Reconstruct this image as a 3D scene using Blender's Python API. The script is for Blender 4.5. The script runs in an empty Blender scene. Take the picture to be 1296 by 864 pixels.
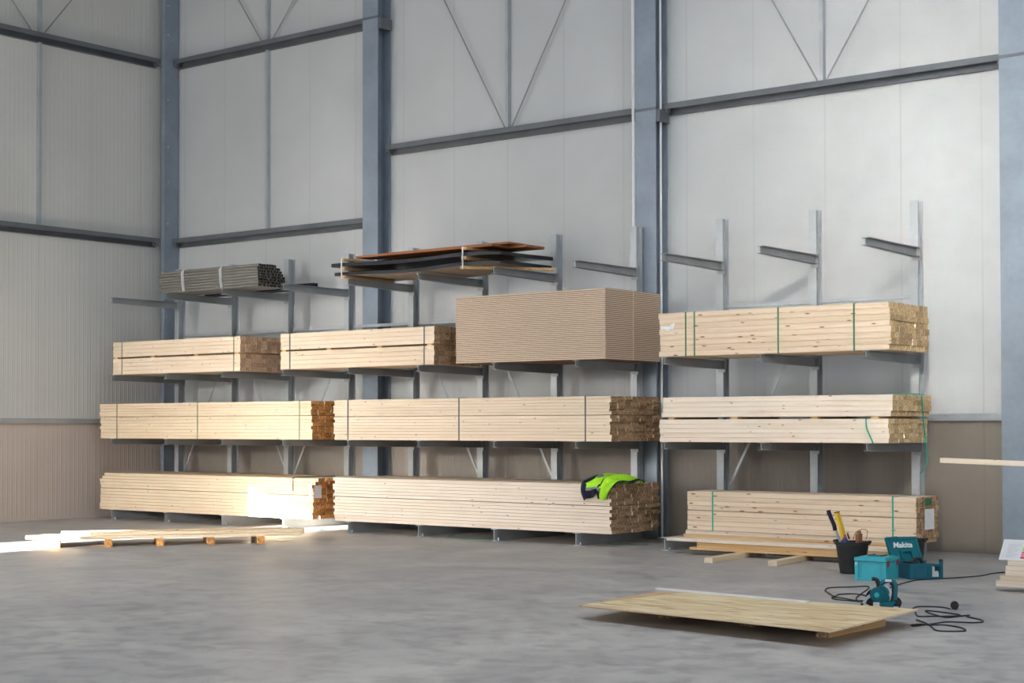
import bpy, math, random
from mathutils import Vector, Matrix, Euler
random.seed(7)
sc = bpy.context.scene
COL = sc.collection
PI = math.pi

# ------------------------------------------------------------------ camera
F_PX, SH_PX = 2026.4, 60.8
YAW, PITCH, ROLL = 0.66786, 0.02193, -0.00174
CAM = Vector((22.05, -16.038, 1.494))
cd = bpy.data.cameras.new('camera')
cam = bpy.data.objects.new('camera', cd)
COL.objects.link(cam)
cd.sensor_fit = 'HORIZONTAL'
cd.sensor_width = 36.0
cd.lens = F_PX / 1296 * 36
cd.shift_y = SH_PX / 1296
cd.clip_end = 200
_r = Vector((math.cos(YAW), math.sin(YAW), 0))
_f = Vector((-math.sin(YAW), math.cos(YAW), 0))
_u = Vector((0, 0, 1))
_f, _u = _f * math.cos(PITCH) + _u * math.sin(PITCH), _u * math.cos(PITCH) - _f * math.sin(PITCH)
_r, _u = _r * math.cos(ROLL) + _u * math.sin(ROLL), _u * math.cos(ROLL) - _r * math.sin(ROLL)
_m = Matrix((_r, _u, -_f)).transposed().to_4x4()
_m.translation = CAM
cam.matrix_world = _m
sc.camera = cam

# ------------------------------------------------------------------ colour management
sc.view_settings.view_transform = 'Standard'
sc.view_settings.look = 'None'
sc.view_settings.exposure = 0.0
sc.view_settings.gamma = 1.0
sc.view_settings.use_curve_mapping = False

# ------------------------------------------------------------------ world and lights
w = bpy.data.worlds.new('sky')
sc.world = w
w.use_nodes = True
bg = w.node_tree.nodes['Background']
bg.inputs[0].default_value = (0.62, 0.72, 0.90, 1)
bg.inputs[1].default_value = 0.34


def area(name, loc, target, sx, sy, power, col):
    l = bpy.data.lights.new(name, 'AREA')
    l.shape = 'RECTANGLE'
    l.size, l.size_y = sx, sy
    l.energy = power
    l.color = col
    o = bpy.data.objects.new(name, l)
    COL.objects.link(o)
    o.location = loc
    d = Vector(target) - Vector(loc)
    o.rotation_euler = d.to_track_quat('-Z', 'Y').to_euler()
    return o


# daylight through the open roller door in the left wall
area('door_daylight', (0.9, -12.5, 2.3), (8.5, 1.5, 1.4), 6.0, 4.2, 300, (1.0, 0.93, 0.85))
# daylight beam from a high window in the front wall, towards the right wall bay
wl = area('window_daylight', (23.0, -19.0, 8.6), (14.6, 1.8, 4.0), 1.6, 1.2, 92, (1.0, 0.94, 0.84))
wl.data.spread = math.radians(26)
# broad daylight through the doors behind the photographer
area('front_daylight', (12.5, -29.0, 6.0), (11.0, 0.0, 2.5), 16.0, 7.5, 930, (0.93, 0.97, 1.0))
# added beam lamp, aimed low to brighten the rack's left half
lowd = area('low_left_beam', (8.0, -28.9, 5.0), (5.2, 0.0, -1.3), 3.0, 1.6, 175, (1.0, 0.95, 0.88))
lowd.data.spread = math.radians(30)
# lamp added at the unseen right wall, brightening end faces and left wall
area('side_fill', (33.2, -13.0, 3.6), (10.0, 0.0, 2.0), 12.0, 6.0, 1000, (0.96, 0.98, 1.0))
# rooflights
area('rooflight_daylight', (18.0, -7.5, 11.8), (18.0, -7.5, 0), 20.0, 3.0, 1020, (0.86, 0.93, 1.0))

SUN = Vector((0.06, 1.0, -0.123))
sl = bpy.data.lights.new('sun', 'SUN')
sl.energy = 110.0
sl.angle = math.radians(0.15)
sl.color = (1.0, 0.96, 0.90)
so = bpy.data.objects.new('sun', sl)
COL.objects.link(so)
so.location = (0, -40, 6)
so.rotation_euler = SUN.to_track_quat('-Z', 'Y').to_euler()


# ------------------------------------------------------------------ materials
def new_mat(name):
    m = bpy.data.materials.new(name)
    m.use_nodes = True
    nt = m.node_tree
    return m, nt, nt.nodes['Principled BSDF']


def N(nt, t, **kw):
    n = nt.nodes.new(t)
    for k, v in kw.items():
        if hasattr(n, k):
            setattr(n, k, v)
        else:
            n.inputs[k].default_value = v
    return n


def coords(nt, scale, rnd=False):
    tc = nt.nodes.new('ShaderNodeTexCoord')
    mp = nt.nodes.new('ShaderNodeMapping')
    mp.inputs['Scale'].default_value = scale
    src = tc.outputs['Object']
    if rnd:
        oi = nt.nodes.new('ShaderNodeObjectInfo')
        mul = N(nt, 'ShaderNodeMath', operation='MULTIPLY')
        mul.inputs[1].default_value = 37.0
        nt.links.new(oi.outputs['Random'], mul.inputs[0])
        add = N(nt, 'ShaderNodeVectorMath', operation='ADD')
        nt.links.new(src, add.inputs[0])
        nt.links.new(mul.outputs[0], add.inputs[1])
        src = add.outputs[0]
    nt.links.new(src, mp.inputs['Vector'])
    return mp.outputs['Vector']


def ramp(nt, fac, stops):
    r = nt.nodes.new('ShaderNodeValToRGB')
    el = r.color_ramp.elements
    while len(el) < len(stops):
        el.new(0.5)
    for e, (p, c) in zip(el, stops):
        e.position = p
        e.color = (*c, 1)
    nt.links.new(fac, r.inputs[0])
    return r.outputs[0]


def mix(nt, fac, a, b, mode='MIX'):
    m = nt.nodes.new('ShaderNodeMix')
    m.data_type = 'RGBA'
    m.blend_type = mode
    for s, v in ((m.inputs[0], fac), (m.inputs[6], a), (m.inputs[7], b)):
        if hasattr(v, 'links'):
            nt.links.new(v, s)
        else:
            s.default_value = v if isinstance(v, (int, float)) else (*v, 1)
    return m.outputs[2]


def plain(name, col, rough=0.6, metal=0.0, var=0.12, scale=12.0, bump=0.0, spec=0.5):
    m, nt, b = new_mat(name)
    v = coords(nt, (scale, scale, scale))
    n = N(nt, 'ShaderNodeTexNoise')
    n.inputs['Scale'].default_value = 1.0
    n.inputs['Detail'].default_value = 4
    nt.links.new(v, n.inputs['Vector'])
    c = ramp(nt, n.outputs[0], [(0.25, tuple(x * (1 - var) for x in col)), (0.75, tuple(min(1, x * (1 + var)) for x in col))])
    nt.links.new(c, b.inputs['Base Color'])
    b.inputs['Roughness'].default_value = rough
    b.inputs['Metallic'].default_value = metal
    b.inputs['Specular IOR Level'].default_value = spec
    if bump:
        bp = nt.nodes.new('ShaderNodeBump')
        bp.inputs['Strength'].default_value = bump
        bp.inputs['Distance'].default_value = 0.01
        nt.links.new(n.outputs[0], bp.inputs['Height'])
        nt.links.new(bp.outputs[0], b.inputs['Normal'])
    return m


def wood(name, light, dark, knot=(0.22, 0.10, 0.04), knots=0.035, vary=0.10, rough=0.62):
    m, nt, b = new_mat(name)
    v = coords(nt, (0.9, 30, 30), rnd=True)
    n = N(nt, 'ShaderNodeTexNoise')
    n.inputs['Scale'].default_value = 1.0
    n.inputs['Detail'].default_value = 5
    n.inputs['Distortion'].default_value = 0.8
    nt.links.new(v, n.inputs['Vector'])
    c = ramp(nt, n.outputs[0], [(0.32, dark), (0.52, light), (0.8, tuple(min(1, x * 1.05) for x in light))])
    # knots
    v2 = coords(nt, (4.2, 17.0, 17.0), rnd=True)
    vo = N(nt, 'ShaderNodeTexVoronoi')
    vo.inputs['Scale'].default_value = 1.0
    nt.links.new(v2, vo.inputs['Vector'])
    k = ramp(nt, vo.outputs['Distance'], [(knots * 1.4, (1, 1, 1)), (knots * 3.2, (0, 0, 0))])
    c = mix(nt, k, c, knot)
    oi = nt.nodes.new('ShaderNodeObjectInfo')
    br = ramp(nt, oi.outputs['Random'], [(0.0, (1 - vary, 1 - vary * 1.3, 1 - vary * 1.8)), (1.0, (1.0, 1.0, 1.0))])
    c = mix(nt, 1.0, c, br, 'MULTIPLY')
    nt.links.new(c, b.inputs['Base Color'])
    b.inputs['Roughness'].default_value = rough
    b.inputs['Specular IOR Level'].default_value = 0.25
    return m


def endgrain(name, a, bcol):
    m, nt, b = new_mat(name)
    v = coords(nt, (8, 45, 45), rnd=True)
    n = N(nt, 'ShaderNodeTexNoise')
    n.inputs['Scale'].default_value = 1.0
    n.inputs['Detail'].default_value = 5
    nt.links.new(v, n.inputs['Vector'])
    c = ramp(nt, n.outputs[0], [(0.36, a), (0.62, bcol)])
    oi = nt.nodes.new('ShaderNodeObjectInfo')
    br = ramp(nt, oi.outputs['Random'], [(0.0, (0.66, 0.64, 0.62)), (0.5, (0.88, 0.87, 0.85)), (1.0, (1.1, 1.08, 1.05))])
    c = mix(nt, 1.0, c, br, 'MULTIPLY')
    nt.links.new(c, b.inputs['Base Color'])
    b.inputs['Roughness'].default_value = 0.85
    b.inputs['Specular IOR Level'].default_value = 0.1
    return m


def galvanised(name, col, rough=0.42, metal=0.55, var=0.12):
    m, nt, b = new_mat(name)
    v = coords(nt, (9, 9, 9))
    vo = N(nt, 'ShaderNodeTexVoronoi')
    vo.inputs['Scale'].default_value = 2.0
    nt.links.new(v, vo.inputs['Vector'])
    n = N(nt, 'ShaderNodeTexNoise')
    n.inputs['Scale'].default_value = 0.25
    n.inputs['Detail'].default_value = 6
    nt.links.new(v, n.inputs['Vector'])
    f = mix(nt, 0.88, vo.outputs['Color'], n.outputs[0])
    bw = nt.nodes.new('ShaderNodeRGBToBW')
    nt.links.new(f, bw.inputs[0])
    c = ramp(nt, bw.outputs[0], [(0.3, tuple(x * (1 - var) for x in col)), (0.7, tuple(min(1, x * (1 + var)) for x in col))])
    nt.links.new(c, b.inputs['Base Color'])
    b.inputs['Metallic'].default_value = metal
    b.inputs['Roughness'].default_value = rough
    return m


def panel(name, col, axis, rough=0.5, bump=0.35, joints=1.0):
    """coated sandwich panel: fine vertical ribs plus a joint every metre"""
    m, nt, b = new_mat(name)
    tc = nt.nodes.new('ShaderNodeTexCoord')
    sp = nt.nodes.new('ShaderNodeSeparateXYZ')
    nt.links.new(tc.outputs['Object'], sp.inputs[0])
    x = sp.outputs[axis]
    ml = N(nt, 'ShaderNodeMath', operation='MULTIPLY')
    ml.inputs[1].default_value = 2 * PI / 0.083
    nt.links.new(x, ml.inputs[0])
    sn = N(nt, 'ShaderNodeMath', operation='SINE')
    nt.links.new(ml.outputs[0], sn.inputs[0])
    pw = ramp(nt, sn.outputs[0], [(0.0, (0, 0, 0)), (0.6, (0, 0, 0)), (1.0, (1, 1, 1))])
    md = N(nt, 'ShaderNodeMath', operation='PINGPONG')
    md.inputs[1].default_value = 0.5
    ad = N(nt, 'ShaderNodeMath', operation='ADD')
    ad.inputs[1].default_value = 0.21
    nt.links.new(x, ad.inputs[0])
    nt.links.new(ad.outputs[0], md.inputs[0])
    jt = ramp(nt, md.outputs[0], [(0.006, (1, 1, 1)), (0.014, (0, 0, 0))])
    bw = nt.nodes.new('ShaderNodeMath'); bw.operation = 'MULTIPLY_ADD'
    nt.links.new(jt, bw.inputs[0]); bw.inputs[1].default_value = -1.6
    nt.links.new(pw, bw.inputs[2])
    bp = nt.nodes.new('ShaderNodeBump')
    bp.inputs['Strength'].default_value = bump
    bp.inputs['Distance'].default_value = 0.006
    nt.links.new(bw.outputs[0], bp.inputs['Height'])
    nt.links.new(bp.outputs[0], b.inputs['Normal'])
    n = N(nt, 'ShaderNodeTexNoise')
    n.inputs['Scale'].default_value = 0.6
    n.inputs['Detail'].default_value = 5
    nt.links.new(tc.outputs['Object'], n.inputs['Vector'])
    c = ramp(nt, n.outputs[0], [(0.3, tuple(v * 0.93 for v in col)), (0.7, tuple(min(1, v * 1.05) for v in col))])
    c = mix(nt, jt, c, tuple(v * 0.90 for v in col))
    nt.links.new(c, b.inputs['Base Color'])
    b.inputs['Roughness'].default_value = rough
    b.inputs['Specular IOR Level'].default_value = 0.4
    return m


def concrete():
    m, nt, b = new_mat('power floated concrete')
    tc = nt.nodes.new('ShaderNodeTexCoord')
    def noise(s, d, dist=0.0, vec=(1, 1, 1)):
        mp = nt.nodes.new('ShaderNodeMapping')
        mp.inputs['Scale'].default_value = vec
        nt.links.new(tc.outputs['Object'], mp.inputs['Vector'])
        n = N(nt, 'ShaderNodeTexNoise')
        n.inputs['Scale'].default_value = s
        n.inputs['Detail'].default_value = d
        n.inputs['Distortion'].default_value = dist
        nt.links.new(mp.outputs[0], n.inputs['Vector'])
        return n.outputs[0]
    a = noise(0.55, 8, 1.5)
    f = noise(5.0, 8, 0.6)
    g = noise(60.0, 3)
    c = ramp(nt, a, [(0.30, (0.41, 0.395, 0.395)), (0.50, (0.50, 0.475, 0.455)), (0.70, (0.59, 0.56, 0.53))])
    c2 = ramp(nt, f, [(0.34, (0.70, 0.70, 0.73)), (0.52, (1.0, 1.0, 1.0)), (0.70, (1.12, 1.11, 1.08))])
    c = mix(nt, 0.8, c, c2, 'MULTIPLY')
    c3 = ramp(nt, g, [(0.25, (0.86, 0.86, 0.86)), (0.6, (1, 1, 1))])
    c = mix(nt, 0.6, c, c3, 'MULTIPLY')
    nt.links.new(c, b.inputs['Base Color'])
    r = ramp(nt, f, [(0.3, (0.34, 0.34, 0.34)), (0.7, (0.55, 0.55, 0.55))])
    nt.links.new(r, b.inputs['Roughness'])
    b.inputs['Specular IOR Level'].default_value = 0.35
    return m


M = {}
M['floor'] = concrete()
M['panel_x'] = panel('white coated wall panel', (0.56, 0.58, 0.59), 0, bump=0.12)
M['panel_y'] = panel('white coated side wall panel', (0.66, 0.665, 0.64), 1, bump=0.35)  # lighter than the back wall: light on the left wall put into the colour
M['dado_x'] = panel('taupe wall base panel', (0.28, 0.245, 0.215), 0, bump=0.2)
M['dado_y'] = panel('taupe side wall base panel', (0.62, 0.54, 0.48), 1, bump=0.3)  # same base panel, colour raised to stand in for light on the side wall
M['steel'] = galvanised('galvanised steel', (0.285, 0.34, 0.41), 0.5, 0.3)
M['girt'] = galvanised('dark galvanised girt', (0.17, 0.185, 0.205), 0.5, 0.4)
M['rack'] = galvanised('rack galvanised steel', (0.48, 0.52, 0.55), 0.42, 0.4)
M['arm'] = galvanised('rack arm steel', (0.36, 0.38, 0.39), 0.45, 0.4)
M['rod'] = galvanised('thin steel rod', (0.33, 0.34, 0.35), 0.5, 0.3)
M['bolt'] = plain('zinc bolt', (0.55, 0.55, 0.55), 0.4, 0.6)
M['wood'] = wood('planed pine', (0.84, 0.70, 0.54), (0.76, 0.60, 0.43), vary=0.06)
M['wood_warm'] = wood('warm planed pine', (0.84, 0.69, 0.50), (0.76, 0.59, 0.40), vary=0.05)
M['wood_pale'] = wood('pale planed spruce', (0.88, 0.77, 0.65), (0.80, 0.67, 0.53), vary=0.06)
M['wood_knot'] = wood('knotty pine', (0.80, 0.66, 0.51), (0.70, 0.53, 0.38), knots=0.055, vary=0.10)
M['wood_orange'] = wood('orange spruce', (0.74, 0.50, 0.26), (0.62, 0.38, 0.17), knots=0.05)
M['end_brown'] = endgrain('brown end grain', (0.26, 0.16, 0.09), (0.62, 0.44, 0.28))
M['end_orange'] = endgrain('orange end grain', (0.50, 0.20, 0.05), (0.90, 0.50, 0.20))
M['end_tan'] = endgrain('tan end grain', (0.52, 0.36, 0.18), (0.85, 0.66, 0.42))
M['end_pink'] = endgrain('pinkish end grain', (0.46, 0.29, 0.19), (0.72, 0.50, 0.35))
M['strap_green'] = plain('green strapping', (0.02, 0.16, 0.06), 0.35)
M['strap_teal'] = plain('teal green strapping', (0.02, 0.38, 0.25), 0.35)
M['strap_dark'] = plain('dark strapping', (0.03, 0.05, 0.05), 0.4)
M['strap_olive'] = plain('olive strapping', (0.20, 0.24, 0.12), 0.4)
M['strap_white'] = plain('pale strapping', (0.72, 0.74, 0.76), 0.4)
M['paper'] = plain('white paper', (0.85, 0.86, 0.88), 0.6, var=0.05)
M['print'] = plain('printed grey text', (0.50, 0.52, 0.54), 0.6, var=0.1)
M['black'] = plain('black plastic', (0.018, 0.018, 0.02), 0.45, var=0.3)
M['rubber'] = plain('black rubber cable', (0.015, 0.015, 0.017), 0.5, var=0.2)
M['teal'] = plain('teal plastic', (0.05, 0.46, 0.55), 0.38, var=0.06)
M['teal_dark'] = plain('dark teal plastic', (0.008, 0.13, 0.19), 0.42, var=0.08)
M['teal_tool'] = plain('teal tool housing', (0.006, 0.15, 0.19), 0.3, var=0.08)
M['red'] = plain('red latch', (0.45, 0.03, 0.03), 0.4)
M['white'] = plain('white plastic', (0.80, 0.82, 0.83), 0.5, var=0.04)
M['yellow'] = plain('yellow painted metal', (0.80, 0.52, 0.02), 0.4, var=0.08)
M['brown_wood'] = plain('brown varnished wood', (0.30, 0.13, 0.05), 0.5)
M['blue'] = plain('dark blue plastic', (0.03, 0.06, 0.25), 0.4)
M['pipe'] = plain('dark grey tube', (0.17, 0.165, 0.15), 0.5, var=0.12, scale=4)
M['pipe_in'] = plain('tube bore', (0.012, 0.013, 0.016), 0.6)
M['sheet_dark'] = plain('black wrapped sheet pack', (0.016, 0.018, 0.026), 0.28, var=0.35, scale=5, bump=0.3)
M['sheet_tan'] = plain('tan sheet underside', (0.42, 0.33, 0.24), 0.7)
M['rust'] = wood('red brown plank', (0.42, 0.17, 0.08), (0.30, 0.10, 0.04), knots=0.0, vary=0.3)
M['hivis'] = plain('fluorescent yellow cloth', (0.42, 0.86, 0.02), 0.8, var=0.10, scale=20, bump=0.4)
M['navy'] = plain('navy cloth', (0.010, 0.012, 0.035), 0.85, var=0.25, scale=20, bump=0.4)
M['reflective'] = plain('grey reflective tape', (0.24, 0.26, 0.27), 0.35, 0.3)
M['alu'] = plain('bare aluminium', (0.75, 0.76, 0.80), 0.35, 0.4, var=0.05)
M['c_green'] = plain('lime swatch', (0.55, 0.70, 0.08), 0.6, var=0.03)
M['c_purple'] = plain('purple swatch', (0.20, 0.10, 0.45), 0.6, var=0.03)
M['c_pink'] = plain('pink swatch', (0.80, 0.25, 0.35), 0.6, var=0.03)
M['c_red'] = plain('red swatch', (0.70, 0.05, 0.10), 0.6, var=0.03)


def chip_mat():
    m, nt, b = new_mat('chipboard')
    v = coords(nt, (40, 40, 120), rnd=True)
    n = N(nt, 'ShaderNodeTexNoise')
    n.inputs['Scale'].default_value = 1.0
    n.inputs['Detail'].default_value = 3
    nt.links.new(v, n.inputs['Vector'])
    c = ramp(nt, n.outputs[0], [(0.3, (0.62, 0.47, 0.35)), (0.7, (0.74, 0.60, 0.48))])
    # dense dark skins at the top and bottom of every sheet
    tc = nt.nodes.new('ShaderNodeTexCoord')
    sp = nt.nodes.new('ShaderNodeSeparateXYZ')
    nt.links.new(tc.outputs['Object'], sp.inputs[0])
    ab = N(nt, 'ShaderNodeMath', operation='ABSOLUTE')
    nt.links.new(sp.outputs[2], ab.inputs[0])
    ml = N(nt, 'ShaderNodeMath', operation='MULTIPLY')
    ml.inputs[1].default_value = 40.0
    nt.links.new(ab.outputs[0], ml.inputs[0])
    k = ramp(nt, ml.outputs[0], [(0.26, (0, 0, 0)), (0.36, (1, 1, 1))])
    c = mix(nt, k, c, (0.27, 0.17, 0.11))
    nt.links.new(c, b.inputs['Base Color'])
    b.inputs['Roughness'].default_value = 0.85
    return m


def ply_mat():
    m, nt, b = new_mat('plywood face')
    v = coords(nt, (0.9, 4.5, 4.5))
    n = N(nt, 'ShaderNodeTexNoise')
    n.inputs['Scale'].default_value = 1.6
    n.inputs['Detail'].default_value = 7
    n.inputs['Distortion'].default_value = 1.8
    nt.links.new(v, n.inputs['Vector'])
    c = ramp(nt, n.outputs[0], [(0.30, (0.50, 0.28, 0.12)), (0.42, (0.74, 0.54, 0.29)), (0.55, (0.86, 0.69, 0.43)), (0.75, (0.92, 0.78, 0.54))])
    v2 = coords(nt, (1.3, 5, 5))
    n2 = N(nt, 'ShaderNodeTexNoise')
    n2.inputs['Scale'].default_value = 2.3
    n2.inputs['Detail'].default_value = 3
    nt.links.new(v2, n2.inputs['Vector'])
    k = ramp(nt, n2.outputs[0], [(0.62, (0, 0, 0)), (0.74, (0.8, 0.8, 0.8))])
    c = mix(nt, k, c, (0.30, 0.15, 0.06))
    nt.links.new(c, b.inputs['Base Color'])
    b.inputs['Roughness'].default_value = 0.6
    return m


M['chip'] = chip_mat()
M['ply'] = ply_mat()


# ------------------------------------------------------------------ mesh helpers
class MB:
    def __init__(s):
        s.v, s.f, s.m = [], [], []

    def add(s, vs, fs, mi=0):
        o = len(s.v)
        s.v += [Vector(p) for p in vs]
        s.f += [[i + o for i in f] for f in fs]
        s.m += [mi] * len(fs)
        return s

    def box(s, x0, x1, y0, y1, z0, z1, mi=0):
        vs = [(x, y, z) for z in (z0, z1) for y in (y0, y1) for x in (x0, x1)]
        return s.add(vs, [(0, 2, 3, 1), (4, 5, 7, 6), (0, 1, 5, 4), (2, 6, 7, 3), (0, 4, 6, 2), (1, 3, 7, 5)], mi)

    def prism(s, prof, a, b, axis='x', mi=0, mi_end=None):
        """closed profile extruded between a and b along an axis; profile in the two other axes (cyclic order)"""
        n = len(prof)
        def P(t, p):
            if axis == 'x': return (t, p[0], p[1])
            if axis == 'y': return (p[0], t, p[1])
            return (p[0], p[1], t)
        vs = [P(a, p) for p in prof] + [P(b, p) for p in prof]
        s.add(vs, [(i, (i + 1) % n, n + (i + 1) % n, n + i) for i in range(n)], mi)
        o = len(s.v) - 2 * n
        s.f += [[o + i for i in range(n)][::-1], [o + n + i for i in range(n)]]
        s.m += [mi if mi_end is None else mi_end] * 2
        return s

    def lathe(s, prof, c=(0, 0, 0), n=24, mi=0):
        """profile (r, z) revolved round the vertical through c"""
        vs, fs = [], []
        for r, z in prof:
            for k in range(n):
                a = 2 * PI * k / n
                vs.append((c[0] + r * math.cos(a), c[1] + r * math.sin(a), c[2] + z))
        for j in range(len(prof) - 1):
            for k in range(n):
                fs.append((j * n + k, j * n + (k + 1) % n, (j + 1) * n + (k + 1) % n, (j + 1) * n + k))
        return s.add(vs, fs, mi)

    def disc(s, c, d, r, h, n=24, mi=0):
        """short cylinder from c along direction d"""
        c, d = Vector(c), Vector(d).normalized()
        q = d.to_track_quat('Z', 'Y').to_matrix()
        vs = []
        for t in (0, h):
            for k in range(n):
                a = 2 * PI * k / n
                vs.append(c + q @ Vector((r * math.cos(a), r * math.sin(a), t)))
        fs = [(k, (k + 1) % n, n + (k + 1) % n, n + k) for k in range(n)]
        fs += [tuple(range(n))[::-1], tuple(range(n, 2 * n))]
        return s.add(vs, fs, mi)

    def tube(s, pts, r, n=8, mi=0, smooth=0, flat=1.0, closed=False):
        pts = [Vector(p) for p in pts]
        if smooth:
            out = []
            L = len(pts)
            rng = L if closed else L - 1
            for i in range(rng):
                if closed:
                    p0, p1, p2, p3 = pts[i - 1], pts[i], pts[(i + 1) % L], pts[(i + 2) % L]
                else:
                    p0, p1, p2, p3 = pts[max(i - 1, 0)], pts[i], pts[i + 1], pts[min(i + 2, L - 1)]
                for j in range(smooth):
                    t = j / smooth
                    out.append(0.5 * ((2 * p1) + (-p0 + p2) * t + (2 * p0 - 5 * p1 + 4 * p2 - p3) * t * t + (-p0 + 3 * p1 - 3 * p2 + p3) * t ** 3))
            if not closed:
                out.append(pts[-1])
            pts = out
        L = len(pts)
        vs, fs = [], []
        up = Vector((0, 0, 1))
        for i, p in enumerate(pts):
            a = pts[i - 1] if (i > 0 or closed) else pts[i]
            b = pts[(i + 1) % L] if (i < L - 1 or closed) else pts[i]
            d = (b - a)
            if d.length < 1e-9: d = Vector((1, 0, 0))
            d.normalize()
            ref = up if abs(d.dot(up)) < 0.95 else Vector((1, 0, 0))
            sx = d.cross(ref).normalized()
            sy = sx.cross(d)
            for k in range(n):
                t = 2 * PI * k / n + PI / n
                vs.append(p + sx * (r * math.cos(t)) + sy * (r * flat * math.sin(t)))
        rng = L if closed else L - 1
        for i in range(rng):
            j = (i + 1) % L
            for k in range(n):
                fs.append((i * n + k, i * n + (k + 1) % n, j * n + (k + 1) % n, j * n + k))
        if not closed:
            fs += [tuple(range(n))[::-1], tuple(range((L - 1) * n, L * n))]
        return s.add(vs, fs, mi)

    def beam(s, a, b, w, h, mi=0):
        """rectangular bar between two points (w across, h up)"""
        return s.tube([a, b], 1, 4, mi) if False else s._bar(a, b, w, h, mi)

    def _bar(s, a, b, w, h, mi):
        a, b = Vector(a), Vector(b)
        d = (b - a).normalized()
        ref = Vector((0, 0, 1)) if abs(d.z) < 0.95 else Vector((0, 1, 0))
        sx = d.cross(ref).normalized()
        sy = sx.cross(d)
        vs = [p + sx * (i * w / 2) + sy * (j * h / 2) for p in (a, b) for i, j in ((-1, -1), (1, -1), (1, 1), (-1, 1))]
        return s.add(vs, [(0, 1, 2, 3), (7, 6, 5, 4), (0, 4, 5, 1), (1, 5, 6, 2), (2, 6, 7, 3), (3, 7, 4, 0)], mi)

    def xf(s, mat, start=0):
        for i in range(start, len(s.v)):
            s.v[i] = mat @ s.v[i]
        return s


ORIG = {}


def mesh_of(mb, mats, smooth=False, centre=True, name='mesh'):
    if centre:
        lo = Vector([min(v[i] for v in mb.v) for i in range(3)])
        hi = Vector([max(v[i] for v in mb.v) for i in range(3)])
        c = (lo + hi) / 2
    else:
        c = Vector((0, 0, 0))
    me = bpy.data.meshes.new(name)
    me.from_pydata([v - c for v in mb.v], [], mb.f)
    for m in (mats if isinstance(mats, (list, tuple)) else [mats]):
        me.materials.append(m)
    me.polygons.foreach_set('material_index', mb.m)
    import bmesh
    bm = bmesh.new()
    bm.from_mesh(me)
    bmesh.ops.recalc_face_normals(bm, faces=bm.faces)
    bm.to_mesh(me)
    bm.free()
    if smooth:
        me.polygons.foreach_set('use_smooth', [True] * len(me.polygons))
        me.set_sharp_from_angle(angle=math.radians(38))
    me.update()
    return me, c


def obj(name, mb, mats, parent=None, smooth=False):
    """one mesh object; vertices of mb are in the frame of the top-level thing (or the world)"""
    me, c = mesh_of(mb, mats, smooth, True, name)
    o = bpy.data.objects.new(name, me)
    COL.objects.link(o)
    base = ORIG.get(parent.name, Vector((0, 0, 0))) if parent else Vector((0, 0, 0))
    o.location = c - base
    if parent:
        o.parent = parent
    ORIG[o.name] = c
    return o


def tag(o, label, cat, group=None):
    o['label'] = label
    o['category'] = cat
    if group:
        o['group'] = group
    return o


def thing(name, label, cat, loc=(0, 0, 0), rz=0.0, group=None):
    o = bpy.data.objects.new(name, None)
    COL.objects.link(o)
    o.location = loc
    o.rotation_euler = (0, 0, rz)
    o.empty_display_size = 0.1
    ORIG[o.name] = Vector((0, 0, 0))
    return tag(o, label, cat, group)


def struct(name, mb, mats, smooth=False):
    o = obj(name, mb, mats, None, smooth)
    o['kind'] = 'structure'
    return o


def wthing(name, label, cat, base, group=None):
    """thing whose parts are given in world coordinates"""
    o = thing(name, label, cat, base, 0, group)
    ORIG[o.name] = Vector(base)
    return o


# ------------------------------------------------------------------ the hall
WY = 1.82      # back wall plane
LX = 0.50      # left wall plane
DZ = 1.55      # top of the wall base panels
struct('floor', MB().box(-0.4, 34, -31, 2.2, -0.3, 0.0), M['floor'])
b = MB().box(LX - 0.3, 34, WY, WY + 0.2, DZ, 13.0)
struct('wall_back', b, M['panel_x'])
b = MB().box(LX - 0.3, 34, WY - 0.0, WY + 0.2, 0.0, DZ)
o = struct('trim_1', b, M['dado_x'])
b = MB().box(LX - 0.2, LX, -8.5, WY, DZ, 13.0).box(LX - 0.2, LX, -31, -16.5, DZ, 13.0).box(LX - 0.2, LX, -16.5, -8.5, 4.6, 13.0)
struct('wall_left', b, M['panel_y'])
b = MB().box(LX - 0.2, LX, -8.5, WY, 0, DZ).box(LX - 0.2, LX, -31, -16.5, 0, DZ)
struct('trim_2', b, M['dado_y'])
# front wall behind the camera with a tall gap where the low sun comes in
FY = -30.0
b = MB()
b.box(-6, 2.69, FY - 0.2, FY, 0, 15)
b.box(4.08, 36, FY - 0.2, FY, 0, 15)
b.prism([(2.69, 4.29), (4.08, 3.88), (4.08, 15), (2.69, 15)], FY - 0.2, FY, 'y')
struct('wall_front', b, M['panel_x'])
struct('wall_right', MB().box(33.5, 33.7, -30, WY, 0, 12.5), M['dado_y'])
struct('ceiling', MB().box(-0.2, 34, -30.2, WY + 0.2, 12.0, 12.2), M['girt'])


# flashing rails over the base panels
b = MB().prism([(WY, DZ - 0.02), (WY - 0.06, DZ - 0.02), (WY - 0.06, DZ + 0.05), (WY - 0.045, DZ + 0.065), (WY, DZ + 0.065)], LX, 34, 'x')
struct('trim_3', b, M['rack'])
b = MB().prism([(LX, DZ - 0.02), (LX + 0.06, DZ - 0.02), (LX + 0.06, DZ + 0.04), (LX, DZ + 0.055)], -8.5, WY, 'y')
struct('trim_4', b, M['rack'])


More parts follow.
